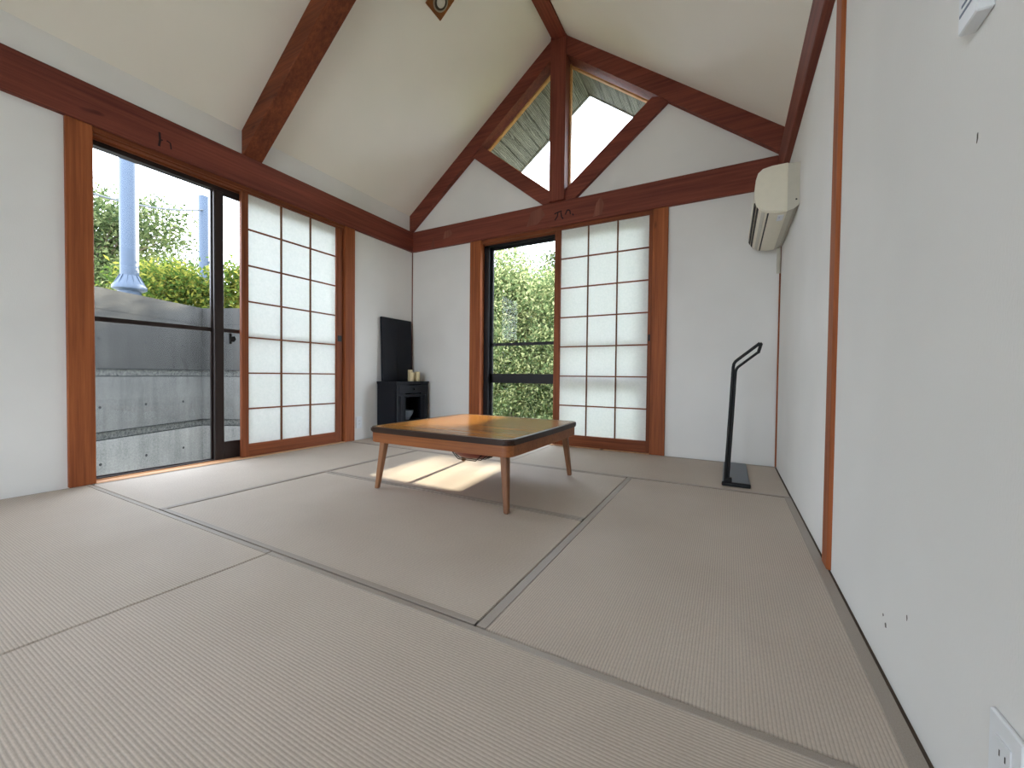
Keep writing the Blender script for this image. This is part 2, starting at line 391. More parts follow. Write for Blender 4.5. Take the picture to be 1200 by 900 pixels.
s2 = MB().box(-.086, -.064, 1.578, 1.642, .016, 2.005, .003).box(-.086, -.064, 2.58, 2.63, .016, 2.005).box(-.086, -.064, 1.642, 2.58, .016, .14).box(-.086, -.064, 1.642, 2.58, .966, .994).box(-.086, -.064, 1.642, 2.58, 1.985, 2.005).build('sash', M_alu, win1)
MB().box(-.076, -.074, 1.642, 2.58, .14, .966).build('pane', M_glass, s2)
MB().box(-.076, -.074, 1.642, 2.58, .994, 1.985).build('pane', M_glass, s2)
q = MB(); q.box(-.064, -.05, 1.672, 1.69, .88, .96, .003); q.prism([(1.675, .90), (1.70, .895), (1.715, .915), (1.705, .94), (1.68, .935)], -.052, -.042, 'x')
q.build('latch', M_black, s2)

win2 = window_thing('window_2', 'dark aluminium sliding window in the gable wall with trees outside'); win2.location = (1.82, 3.69, 0)
q = MB(); q.box(.96, 1.02, 3.655, 3.715, 0, 2.05); q.box(2.65, 2.688, 3.655, 3.715, 0, 2.05); q.box(.96, 2.688, 3.655, 3.715, 2.015, 2.05); q.box(.96, 2.688, 3.655, 3.715, .006, .03)
q.build('outer_frame', M_alu2, win2)
def sash2(x0, x1, y, st):
    s = MB().box(x0, x0 + st, y, y + .02, .03, 2.015).box(x1 - st, x1, y, y + .02, .03, 2.015).box(x0, x1, y, y + .02, .03, .10).box(x0, x1, y, y + .02, .585, .682).box(x0, x1, y, y + .02, .975, 1.005).box(x0, x1, y, y + .02, 1.99, 2.015).build('sash', M_alu2, win2)
    for z0, z1 in ((.10, .585), (.682, .975), (1.005, 1.99)):
        MB().box(x0 + st, x1 - st, y + .009, y + .011, z0, z1).build('pane', M_glass, s)
    return s
sash2(1.02, 1.86, 3.69, .03); s4 = sash2(1.80, 2.65, 3.665, .06)
MB().box(1.815, 1.835, 3.65, 3.665, .95, 1.04, .003).build('latch', M_black, s4)

win5 = window_thing('window_5', 'added sliding glass doors behind the viewer, there to light the room'); win5.location = (1.8, YF - .06, 0)  # unseen doors added behind the camera to brighten the interior
q = MB(); q.box(1.1, 1.15, YF - .11, YF - .01, 0, 2.1); q.box(2.75, 2.8, YF - .11, YF - .01, 0, 2.1); q.box(1.15, 2.75, YF - .11, YF - .01, 2.05, 2.1); q.box(1.15, 2.75, YF - .11, YF - .01, -.03, .01)
q.build('outer_frame', M_post[0], win5)
for x0, x1, y in ((1.15, 1.98, YF - .09), (1.92, 2.75, YF - .05)):
    s = MB().box(x0, x0 + .05, y, y + .03, .01, 2.05).box(x1 - .05, x1, y, y + .03, .01, 2.05).box(x0 + .05, x1 - .05, y, y + .03, .01, .08).box(x0 + .05, x1 - .05, y, y + .03, 2.0, 2.05).build('sash', M_alu2, win5)
    MB().box(x0 + .05, x1 - .05, y + .014, y + .016, .08, 2.0).build('pane', M_glass, s)

# gable panes
def gable_pane(name, label, tri):
    o = window_thing(name, label); o.location = (sum(a for a, b in tri) / 3, 3.68, 2.3)
    MB().prism(tri, 3.676, 3.680).build('pane', M_glass, o)
    cx, cz = sum(a for a, b in tri) / 3, sum(b for a, b in tri) / 3
    for (a, b) in zip(tri, tri[1:] + tri[:1]):
        d = Vector((b[0] - a[0], b[1] - a[1])); n = Vector((-d.y, d.x)).normalized()
        if n.dot(Vector((cx - a[0], cz - a[1]))) < 0: n = -n
        n *= .014
        MB().prism([a, b, (b[0] + n.x, b[1] + n.y), (a[0] + n.x, a[1] + n.y)], 3.64, 3.675).build('glazing_bead', M_bead, o)
M_bead = wood('pale_bead_wood', srgb(170, 120, 70), srgb(205, 155, 100), 0, knots=False)
gable_pane('window_3', 'triangular pane left of the king post', [(.985, 3.028), (1.752, 3.61), (1.752, 2.407)])
gable_pane('window_4', 'triangular pane right of the king post', [(1.904, 3.60), (2.665, 3.010), (1.904, 2.407)])

# ------------------------------------------------------------------ shoji screens
def shoji(label, plane, a0, a1, d0, d1, stL, stR, z0, z1, zb, zt):
    """plane 'x': stands in the left wall (a = y); plane 'y': in the back wall (a = x). d0..d1 is its thickness"""
    ctr = (a0 + a1) / 2
    o = thing('shoji_screen', ((d0 + d1) / 2, ctr, z0) if plane == 'x' else (ctr, (d0 + d1) / 2, z0), label, 'sliding screen')
    def bx(mb, u0, u1, e0, e1, w0, w1, bev=0.0):
        return mb.box(e0, e1, u0, u1, w0, w1, bev) if plane == 'x' else mb.box(u0, u1, e0, e1, w0, w1, bev)
    hz = M_frame[1] if plane == 'x' else M_frame[0]
    bx(MB(), a0, a0 + stL, d0, d1, z0, z1, .002).build('stile', M_frame[2], o)
    s2_ = bx(MB(), a1 - stR, a1, d0, d1, z0, z1, .002).build('stile', M_frame[2], o)
    bx(MB(), a0 + stL, a1 - stR, d0, d1, z0, zb, .002).build('bottom_rail', hz, o)
    bx(MB(), a0 + stL, a1 - stR, d0, d1, zt, z1, .002).build('top_rail', hz, o)
    inner = d1 if plane == 'x' else d0
    e0, e1 = (d1 - .016, d1 - .004) if plane == 'x' else (d0 + .004, d0 + .016)
    # finger pull
    fp = MB()
    zc_ = 1.0
    if plane == 'x': fp.box(inner - .004, inner + .001, a1 - stR + .012, a1 - .014, zc_ - .028, zc_ + .028)
    else: fp.box(a1 - stR + .006, a1 - .008, inner - .001, inner + .004, zc_ - .028, zc_ + .028)
    fp.build('finger_pull', M_black, s2_)
    u0, u1 = a0 + stL, a1 - stR; cols, rows, bw = 3, 7, .011
    cw = (u1 - u0) / cols; rh = (zt - zb) / rows
    for i in range(1, cols): bx(MB(), u0 + cw * i - bw / 2, u0 + cw * i + bw / 2, e0, e1, zb, zt).build('lattice_bar', M_slat, o)
    for j in range(1, rows): bx(MB(), u0, u1, e0 + .001, e1 + .001 if plane == 'x' else e1, zb + rh * j - bw / 2, zb + rh * j + bw / 2).build('lattice_bar', hz, o)
    pe = (e0 - .0015, e0 - .0005) if plane == 'x' else (e1 + .0005, e1 + .0015)
    for i in range(cols):
        for j in range(rows):
            pn = bx(MB(), u0 + cw * i + bw * .2, u0 + cw * (i + 1) - bw * .2, pe[0], pe[1], zb + rh * j + bw * .2, zb + rh * (j + 1) - bw * .2).build('paper_pane', M_paper, o)
    return o
sh1 = shoji('wooden shoji screen of paper squares beside the concrete wall view', 'x', 1.738, 2.650, -.040, -.008, .050, .072, .008, 2.075, .104, 2.050)
sh2 = shoji('wooden shoji screen of paper squares under the king post', 'y', 1.788, 2.684, 3.604, 3.636, .060, .030, .008, 2.075, .108, 2.052)

# ------------------------------------------------------------------ tatami mats
MT = .9
def mat(x0, x1, y0, y1, axis, label):
    o = thing('tatami_mat', ((x0 + x1) / 2, (y0 + y1) / 2, -.056), label, 'tatami mat', 'tatami mats on the floor')
    g = .003
    x0 += g; x1 -= g; y0 += g; y1 -= g
    x0 = max(x0, .014); x1 = min(x1, XR - .009); y1 = min(y1, YB - .014)
    MB().box(x0, x1, y0, y1, -.056, 0, .003).build('rush_surface', M_tat[axis], o)
    hw = .020 if axis == 0 else .030
    for s in (0, 1):
        if axis == 0:
            a, b = (y0, y0 + hw) if s == 0 else (y1 - hw, y1)
            MB().box(x0, x1, a, b, -.052, .0022, .001).build('cloth_border', M_heri, o)
        else:
            a, b = (x0, x0 + hw) if s == 0 else (x1 - hw, x1)
            MB().box(a, b, y0, y1, -.052, .0022, .001).build('cloth_border', M_heri, o)
mat(0, 1.8, 0, .9, 0, 'beige tatami mat in the near left below the white wall')
mat(1.8, 3.6, 0, .9, 0, 'beige tatami mat nearest the viewer, filling the bottom of the photo')
mat(0, .9, .9, 2.7, 1, 'bright tatami mat along the sill of the left window')
mat(.9, 2.7, .9, 1.8, 0, 'beige tatami mat in front of the low table')
mat(.9, 2.7, 1.8, 2.7, 0, 'tatami mat under the low table with sunlight on it')
mat(2.7, 3.6, .9, 2.7, 1, 'beige tatami mat beside the right wall post')
mat(0, 1.8, 2.7, 3.6, 0, 'tatami mat in the back corner by the black cabinet')
mat(1.8, 3.6, 2.7, 3.6, 0, 'tatami mat along the gable wall under the black stand')
mat(0, .9, -1.8, 0, 1, 'tatami mat behind the viewer along the left wall')
mat(.9, 2.7, -.9, 0, 0, 'tatami mat behind the viewer in the middle')
mat(.9, 2.7, -1.8, -.9, 0, 'tatami mat in front of the added glass doors behind the viewer')
mat(2.7, 3.6, -1.8, 0, 1, 'tatami mat behind the viewer along the right wall')

# ------------------------------------------------------------------ low table
TC = Vector((1.925, 2.118, 0)); TS = .47; TZ = .362
tab = thing('low_table', TC, 'low square wooden heater table with tapered legs in sunlight', 'table')
M_ttop = wood('varnished_top', srgb(146, 94, 36), srgb(182, 126, 56), 0, .2, .4, 0, 40, False)
M_tedge = wood('dark_table_rim', srgb(34, 20, 12), srgb(60, 36, 22), 0, .4, .35, 0, 60, False)
M_tapr = wood('orange_table_apron', srgb(116, 62, 26), srgb(160, 96, 46), 0, .45, .5, 0, 60, False)
M_tleg = wood('brown_table_leg', srgb(110, 70, 44), srgb(160, 112, 76), 2, .5, .5, 0, 60, False)
def rsq(s, r, bow=0.0, n=6):
    """rounded square outline, sides bowed a little"""
    pts = []
    for q_ in range(4):
        a0 = q_ * math.pi / 2; cx, cy = [(1, 1), (-1, 1), (-1, -1), (1, -1)][q_]
        for i in range(n + 1):
            a = a0 + i * math.pi / 2 / n
            pts.append((cx * (s - r) + r * math.cos(a), cy * (s - r) + r * math.sin(a)))
        # bow midpoints of the following side
        ax, ay = pts[-1]; bx_, by_ = [(-(s - r), s), (-s, -(s - r)), ((s - r), -s), (s, (s - r))][q_]
        nrm = [(0, 1), (-1, 0), (0, -1), (1, 0)][q_]
        for t in (.2, .4, .6, .8):
            k = bow * math.sin(math.pi * t)
            tx = [(-(s - r)), -s, (s - r), s][q_]; ty = [s, -(s - r), -s, (s - r)][q_]
            pts.append((ax + (tx - ax) * t + nrm[0] * k, ay + (ty - ay) * t + nrm[1] * k))
    return [(TC.x + a, TC.y + b) for a, b in pts]
MB().prism(rsq(TS - .022, .04, .006), TZ - .012, TZ, 'z').build('table_top', M_ttop, tab)
MB().prism(rsq(TS, .045, .008), TZ - .030, TZ - .001, 'z', .006, 2).build('top_rim', M_tedge, tab)
MB().prism(rsq(TS - .008, .045, .006), TZ - .086, TZ - .030, 'z', .002, 1).build('apron', M_tapr, tab)
for sx in (-1, 1):
    for sy in (-1, 1):
        q = MB(); b = Vector((TC.x + sx * .43, TC.y + sy * .43, .0024)); t_ = Vector((TC.x + sx * .40, TC.y + sy * .40, TZ - .06))
        hb, ht = .0125, .02
        q.hexa([b + Vector((dx * hb, dy * hb, 0)) for dx, dy in ((-1, -1), (1, -1), (1, 1), (-1, 1))] + [t_ + Vector((dx * ht, dy * ht, 0)) for dx, dy in ((-1, -1), (1, -1), (1, 1), (-1, 1))], .004)
        q.build('leg', M_tleg, tab)
M_heat = plain('red_brown_heater', srgb(120, 52, 42), .5)
ht_ = MB().lathe([(.15, .274), (.155, .23), (.14, .185), (.10, .160), (.02, .154)], (TC.x - .03, TC.y, 0), 24).build('heater_unit', M_heat, tab, True)
for k in range(-3, 4):
    yy = TC.y + k * .035; half = math.sqrt(max(.0, .15 ** 2 - (k * .035) ** 2))
    MB().tube([(TC.x - .03 - half, yy, .19), (TC.x - .03 - half * .6, yy, .151), (TC.x - .03 + half * .6, yy, .151), (TC.x - .03 + half, yy, .19)], .003, 6).build('guard_wire', M_black, ht_)

# ------------------------------------------------------------------ black corner cabinet with panel and candles
CX0, CX1, CY0, CY1, CZ = .016, .300, 3.05, 3.555, .588
cab = thing('corner_cabinet', ((CX0 + CX1) / 2, (CY0 + CY1) / 2, .0022), 'small black cabinet with drawer and open niche in the corner', 'cabinet')
q = MB(); zf = .0024
q.box(CX0, CX1 - .012, CY0 + .01, CY0 + .03, zf, CZ - .03); q.box(CX0, CX1 - .012, CY1 - .03, CY1 - .01, zf, CZ - .03); q.box(CX0, CX0 + .012, CY0 + .03, CY1 - .03, zf, CZ - .03)
q.box(CX0 + .012, CX1 - .012, CY0 + .03, CY1 - .03, .15, .17); q.box(CX0 + .012, CX1 - .012, CY0 + .03, CY1 - .03, CZ - .15, CZ - .135)
q.build('body', M_navy, cab)
q = MB(); q.box(CX0, CX1, CY0, CY1, CZ - .016, CZ, .004, 2); q.box(CX0, CX1 - .008, CY0 + .006, CY1 - .006, CZ - .03, CZ - .016); q.build('cornice_top', M_navy, cab)
q = MB()   # face frame with niche opening
fx0, fx1 = CX1 - .024, CX1 - .008
q.box(fx0, fx1, CY0 + .01, CY0 + .13, zf, CZ - .03); q.box(fx0, fx1, CY1 - .13, CY1 - .01, zf, CZ - .03); q.box(fx0, fx1, CY0 + .13, CY1 - .13, CZ - .165, CZ - .135); q.box(fx0, fx1, CY0 + .13, CY1 - .13, zf, .17)
q.build('face_frame', M_navy, cab)
q = MB()
for y0_, y1_, z0_, z1_ in ((CY0 + .125, CY0 + .137, .17, CZ - .16), (CY1 - .137, CY1 - .125, .17, CZ - .16), (CY0 + .125, CY1 - .125, CZ - .165, CZ - .153)): q.box(fx1 - .002, fx1 + .006, y0_, y1_, z0_, z1_, .002)
q.build('niche_moulding', M_blackpl, cab)
dr = MB().box(fx0, fx1 + .008, CY0 + .035, CY1 - .035, CZ - .125, CZ - .038, .004).build('drawer', M_navy, cab)
MB().lathe([(.008, 0), (.006, .008), (.012, .014), (.011, .022), (.004, .026)], (fx1 + .008, (CY0 + CY1) / 2, CZ - .08), 14, Vector((0, 1, 0)), Vector((0, 0, 1)), Vector((1, 0, 0))).build('knob', M_black, dr, True)
for yy in (CY0 + .06, CY1 - .06):     # turned half columns at the front
    MB().lathe([(.018, zf), (.018, .05), (.012, .07), (.016, .16), (.019, .24), (.012, .33), (.018, .36), (.018, CZ - .15)], (fx1, yy, 0), 14).build('turned_column', M_navy, cab, True)
bowl = MB().lathe([(.05, .1705), (.055, .175), (.092, .24), (.097, .268), (.102, .272), (.096, .275), (.088, .262), (.05, .19), (.01, .185)], (.170, 3.30, 0), 24).build('bowl', plain('grey_ceramic', srgb(120, 130, 142), .4), None, True)
tag(bowl, 'grey bowl inside the niche of the black cabinet', 'bowl')
pan = thing('flat_panel', (.05, 3.32, CZ), 'tall thin black panel leaning upright on the corner cabinet', 'panel')
q = MB(); q.hexa([(.036, 3.095, CZ + .0005), (.060, 3.095, CZ + .0005), (.060, 3.548, CZ + .0005), (.036, 3.548, CZ + .0005), (.012, 3.095, 1.275), (.036, 3.095, 1.275), (.036, 3.548, 1.275), (.012, 3.548, 1.275)], .003)
q.build('board', M_blackpl, pan)
q = MB(); q.hexa([(.0600, 3.312, CZ + .01), (.0612, 3.312, CZ + .01), (.0612, 3.318, CZ + .01), (.0600, 3.318, CZ + .01), (.0360, 3.312, 1.268), (.0372, 3.312, 1.268), (.0372, 3.318, 1.268), (.0360, 3.318, 1.268)])
q.build('seam_strip', M_black, pan)
def candle(x, y, r, h, label):
    o = thing('candle', (x, y, CZ), label, 'candle', 'cream candles on the corner cabinet')
    MB().lathe([(r * .94, CZ + .0004), (r, CZ + .004), (r, CZ + h - .004), (r * .9, CZ + h), (r * .5, CZ + h - .003), (.003, CZ + h - .004)], (x, y, 0), 18).build('wax', M_candle, o, True)
    MB().tube([(x, y, CZ + h - .005), (x + .001, y, CZ + h + .008)], .0012, 6).build('wick', M_black, o)
candle(.225, 3.350, .030, .098, 'cream pillar candle on the cabinet, left of the front pair')
candle(.225, 3.440, .030, .106, 'cream pillar candle on the cabinet, right of the front pair')
candle(.150, 3.410, .026, .128, 'cream pillar candle standing behind the other two')

# ------------------------------------------------------------------ black floor stand
st = thing('floor_stand', (3.33, 3.15, 0), 'black metal floor stand with slanted looped handle by the gable wall', 'stand')
M_plate = plain('blue_black_plate', srgb(66, 74, 86), .35, .5, 0, .05)
bp = MB().box(3.252, 3.402, 2.80, 3.50, .0024, .020, .004).build('base_plate', M_plate, st)
MB().box(3.250, 3.404, 2.794, 2.815, .0024, .026, .004).build('front_bar', M_black, st)
def path(*pts):
    return [Vector((x_, 2.83, z_)) for x_, z_ in pts]
tube_o = path((3.268, .02), (3.284, .38), (3.299, .728), (3.302, .748), (3.310, .763), (3.325, .777), (3.436, .872))
tube_i = path((3.283, .02), (3.299, .38), (3.3125, .700), (3.316, .716), (3.323, .728), (3.336, .740), (3.424, .815))
MB().tube(tube_o, .0095, 10).build('outer_tube', M_black, st, True)
MB().tube(tube_i, .0080, 10).build('inner_tube', M_black, st, True)
e0, e1 = tube_o[-1], tube_i[-1]
MB().tube([e0, e0 + (Vector((.006, 0, -.004))), e1 + Vector((.004, 0, 0)), e1], .009, 8).build('end_cap', M_black, st, True)
MB().box(3.262, 3.305, 2.812, 2.848, .02, .05, .004).build('foot_socket', M_black, st)

# ------------------------------------------------------------------ air conditioner on the right wall
AY0, AY1 = 2.73, 3.51
ac = thing('air_conditioner', (3.5, (AY0 + AY1) / 2, 1.58), 'ivory wall air conditioner in the corner above the black stand', 'air conditioner')
def acprof(s=0.0):
    # (x, z) outline of the cover, camera-side view
    return [(3.545, 1.866 - s), (3.47, 1.866 - s), (3.425, 1.858 - s), (3.402 + s, 1.838), (3.391 + s, 1.80), (3.386 + s, 1.74), (3.386 + s, 1.70), (3.394 + s, 1.66), (3.412 + s, 1.628 + s), (3.445, 1.606 + s), (3.495, 1.597 + s), (3.545, 1.597 + s)]
body = MB().prism(acprof(), AY0, AY1, 'y', .006, 2).build('cover', M_acw, ac, True)
MB().prism([(3.545, 1.862), (3.545, 1.60), (3.575, 1.606), (XR, 1.626), (XR, 1.858)][::-1], AY0 + .006, AY1 - .004).build('rear_chassis', M_acw2, ac)
MB().box(3.582, 3.590, AY0 + .004, AY0 + .008, 1.652, 1.660).build('screw', M_slot, ac)
q = MB(); q.prism([(3.4065, 1.646), (3.4395, 1.6095), (3.4385, 1.6055), (3.4035, 1.640)], AY0 + .02, AY1 - .02); q.build('louver_flap', M_acw2, ac)
for (xa, za, xb, zb_) in ((3.386, 1.672, 3.392, 1.654), (3.3995, 1.6455, 3.4065, 1.6345), (3.452, 1.6035, 3.4575, 1.602)):
    q = MB(); q.prism([(xa - .001, za), (xb - .001, zb_ - .0015), (xb + .004, zb_ + .004), (xa + .004, za + .003)], AY0 + .012, AY1 - .012); q.build('air_slot', M_slot, ac)
MB().box(3.505, 3.535, AY0 + .05, AY0 + .14, 1.594, 1.598).build('display_strip', M_white, ac)
MB().box(3.512, 3.518, AY0 + .08, AY0 + .086, 1.5935, 1.595).build('indicator_lamp', plain('blue_indicator', srgb(70, 100, 190), .4), ac)
q = MB(); q.tube([(3.572, 3.47, 1.60), (3.578, 3.52, 1.56), (3.582, 3.572, 1.51), (3.584, 3.580, 1.44)], .012, 8); q.build('drain_hose', M_acw2, ac, True)

# ------------------------------------------------------------------ wall control box and outlets
rc = thing('remote_control', (3.59, .885, 1.194), 'white wall-mounted remote control with printed lines high on the right wall', 'remote control')
def wbox(y0, y1, z0, z1, t0, t1):   # front slopes: deeper at the top
    return MB().hexa([(XR, y0, z0), (XR - t0, y0, z0), (XR - t0, y1, z0), (XR, y1, z0), (XR, y0, z1), (XR - t1, y0, z1), (XR - t1, y1, z1), (XR, y1, z1)], .002)
wbox(.858, .911, 1.194, 1.35, .020, .020).build('casing', M_white, rc)
M_txt = plain('grey_print', srgb(120, 132, 150), .7)
for k in range(5):
    zz = 1.219 + k * .011
    MB().box(XR - .0206, XR - .0198, .866 + (k % 2) * .004, .906 - (k * 7 % 5) * .003, zz, zz + .004).build('printed_line', M_txt, rc)
def outlet(plane, a0, a1, z0, z1, label):
    o = thing('wall_outlet', (XR if plane == 'r' else 0, (a0 + a1) / 2, z0), label, 'outlet')
    X = (lambda d: (XR - d)) if plane == 'r' else (lambda d: d)
    def b(d0, d1, p0, p1, w0, w1, bev=0): return MB().box(min(X(d0), X(d1)), max(X(d0), X(d1)), p0, p1, w0, w1, bev)
    b(0, .007, a0, a1, z0, z1, .002).build('cover_plate', M_white, o)
    aw, zh = a1 - a0, z1 - z0
    ins = b(.0065, .0085, a0 + aw * .28, a1 - aw * .28, z0 + zh * .2, z1 - zh * .2).build('socket_insert', M_white, o)
    for zc_ in (z0 + zh * .36, z0 + zh * .64):
        for s in (-1, 1):
            b(.0084, .0088, (a0 + a1) / 2 + s * .006 - .001, (a0 + a1) / 2 + s * .006 + .001, zc_ - .004, zc_ + .004).build('slot', M_slot, ins)
outlet('r', .728, .797, .11, .228, 'white outlet plate low on the right wall')
outlet('l', 2.80, 2.87, .115, .235, 'white outlet plate low on the wall beside the black cabinet')

# ------------------------------------------------------------------ recessed ceiling spot on the left slope
sd = Vector((1, 0, k1)).normalized(); sn = Vector((k1, 0, -1)).normalized(); yv = Vector((0, 1, 0))
lc = Vector((1.305, 2.455, zc(1.305)))
cl = thing('ceiling_spot', lc, 'square wooden ceiling spotlight on the sloping ceiling', 'ceiling light')
def plate(mb, hs, d0, d1):
    return mb.hexa([lc + sd * (a * hs) + yv * (b * hs) + sn * d0 for a, b in ((-1, -1), (1, -1), (1, 1), (-1, 1))] + [lc + sd * (a * hs) + yv * (b * hs) + sn * d1 for a, b in ((-1, -1), (1, -1), (1, 1), (-1, 1))], .003)
plate(MB(), .085, -.002, .014).build('wooden_plate', wood('spot_plate_wood', srgb(104, 58, 26), srgb(150, 94, 48), 1, knots=False), cl)
MB().lathe([(.062, .010), (.062, .018), (.052, .020), (.052, .0165)], lc, 28, sd, yv, sn).build('trim_ring', plain('grey_ring', srgb(150, 140, 122), .5), cl, True)
MB().lathe([(.051, .0145), (.051, .0172), (.030, .0172), (.0295, .0150)], lc, 28, sd, yv, sn).build('reflector_bowl', plain('dark_reflector', srgb(62, 56, 48), .3, .5, .4), cl, True)
MB().lathe([(.034, .016), (.034, .024), (.026, .033), (.012, .038), (.003, .039)], lc, 24, sd, yv, sn).build('lamp_bulb', plain('frosted_bulb', srgb(205, 198, 186), .25), cl, True)

# ------------------------------------------------------------------ roof overhang outside the gable
def mk_soffit():
    m_ = NT('weathered_soffit_board'); v = m_.coords((30, 1.6, 0)); g = m_.noise(v, 1.0, 4, .6)
    wv = m_.n('ShaderNodeTexWave'); m_.val(wv, Scale=5.0, Distortion=9.0, Detail=2.0, Detail_Scale=1.2); m_.l(m_.coords((5, .5, 0)), wv.inputs['Vector'])
    c = m_.mixc(.5, m_.ramp(g, [(.3, srgb(44, 44, 40)), (.7, srgb(122, 122, 114))]), m_.ramp(wv.outputs['Fac'], [(.3, srgb(48, 48, 44)), (.8, srgb(132, 132, 124))]))
    m_.bsdf(c, .85, m_.bump(g, .3, .003), .2); return m_.m
M_soff = mk_soffit()
OY = 4.48
q = MB()
q.prism([(-.3, EZ - .3 * k1 + .03), (AX, AZ + .03), (AX, AZ + .12), (-.3, EZ - .3 * k1 + .12)], 3.701, OY); q.prism([(AX, AZ + .03), (XR + .3, EZ - .3 * k2 + .03), (XR + .3, EZ - .3 * k2 + .12), (AX, AZ + .12)], 3.701, OY)
ov = struct('roof_overhang', q, M_soff, 'weathered board roof overhang outside the gable panes')
MB().prism([(-.3, EZ - .3 * k1 - .012), (AX, AZ - .012), (AX, AZ + .14), (-.3, EZ - .3 * k1 + .14)], OY, OY + .03).build('barge_board', M_soff, ov)
MB().prism([(AX, AZ - .012), (XR + .3, EZ - .3 * k2 - .012), (XR + .3, EZ - .3 * k2 + .14), (AX, AZ + .14)], OY, OY + .03).build('barge_board', M_soff, ov)
L1 = math.hypot(AX + .3, k1 * (AX + .3)); n1 = 21
pw = L1 / n1
for side in (0, 1):
    d = Vector((-1, 0, -k1)).normalized() if side == 0 else Vector((1, 0, -k2)).normalized()
    nn = Vector((-d.z, 0, d.x)); nn = nn if nn.z < 0 else -nn
    rng = random.Random(5 + side)
    for i in range(n1):
        a = Vector((AX, 0, AZ)) + d * (pw * i + .003); b = Vector((AX, 0, AZ)) + d * (pw * (i + 1) - .003); t0 = nn * rng.uniform(.0, .001); t1 = nn * -.028
        lo = [a + t0, b + t0]; hi = [a + t1, b + t1]
        P8 = [(lo[0].x, 3.702, lo[0].z), (lo[1].x, 3.702, lo[1].z), (lo[1].x, OY - .002, lo[1].z), (lo[0].x, OY - .002, lo[0].z), (hi[0].x, 3.702, hi[0].z), (hi[1].x, 3.702, hi[1].z), (hi[1].x, OY - .002, hi[1].z), (hi[0].x, OY - .002, hi[0].z)]
        MB().hexa(P8).build('soffit_board', M_soff, ov)

# ------------------------------------------------------------------ outdoors: ground, retaining walls, poles, trees
def mk_ground():
    m_ = NT('pale_bounce_gravel'); v = m_.coords(); g = m_.noise(v, 6, 6); m_.bsdf(m_.ramp(g, [(.35, srgb(150, 148, 136)), (.65, srgb(196, 194, 182))]), .95, m_.bump(g, .5, .03), .1); return m_.m  # outside ground made pale to bounce sky light up to the ceiling
M_ground = mk_ground()
def mk_grass():
    m_ = NT('garden_grass'); g = m_.noise(m_.coords(), 9, 6); m_.bsdf(m_.ramp(g, [(.35, srgb(62, 78, 44)), (.65, srgb(112, 120, 76))]), .95, m_.bump(g, .6, .05), .1); return m_.m
struct('back_ground', MB().box(-30, 40, 4.6, 60, -.9, -.55), mk_grass(), 'grassy ground under the garden trees')
q = MB(); q.box(-30, 40, 3.72, 4.6, -.9, -.55); q.box(-30, -.12, -12, 3.72, -.9, -.551); q.box(3.72, 40, -12, 3.72, -.9, -.551); q.box(-.12, 3.72, -12, YF - .12, -.9, -.552)
struct('ground', q, M_ground, 'garden ground outside the house')
def mk_conc(nm, k):
    g_ = lambda *c: srgb(*[v * k for v in c])
    m_ = NT(nm); big = m_.noise(m_.coords((1, 1, 1)), 1.6, 6, .6); streak = m_.noise(m_.coords((5, 5, .5)), 1.0, 4, .6); fine = m_.noise(m_.coords((1, 1, 1)), 60, 3)
    c = m_.mixc(.5, m_.ramp(big, [(.3, g_(72, 72, 72)), (.7, g_(112, 111, 109))]), m_.ramp(streak, [(.3, g_(60, 61, 62)), (.7, g_(122, 121, 118))]))
    c = m_.mixc(.16, c, m_.ramp(fine, [(.3, g_(50, 50, 50)), (.7, g_(134, 133, 130))]))
    m_.bsdf(c, .9, m_.bump(fine, .3, .004), .2); return m_.m
M_conc_low = mk_conc('light_concrete', 1.3); M_conc_top = mk_conc('weathered_concrete', .66); M_conc_mid = mk_conc('grey_concrete', 1.0)
def mk_rough():
    m_ = NT('rough_concrete_band'); fine = m_.noise(m_.coords((1, 1, 1)), 45, 5, .7)
    m_.bsdf(m_.ramp(fine, [(.3, srgb(56, 58, 60)), (.7, srgb(116, 116, 112))]), .95, m_.bump(fine, .9, .012), .1); return m_.m
M_rough = mk_rough()
M_groove = plain('dark_groove', srgb(34, 36, 38), .9)
RW_TOP = 1.45
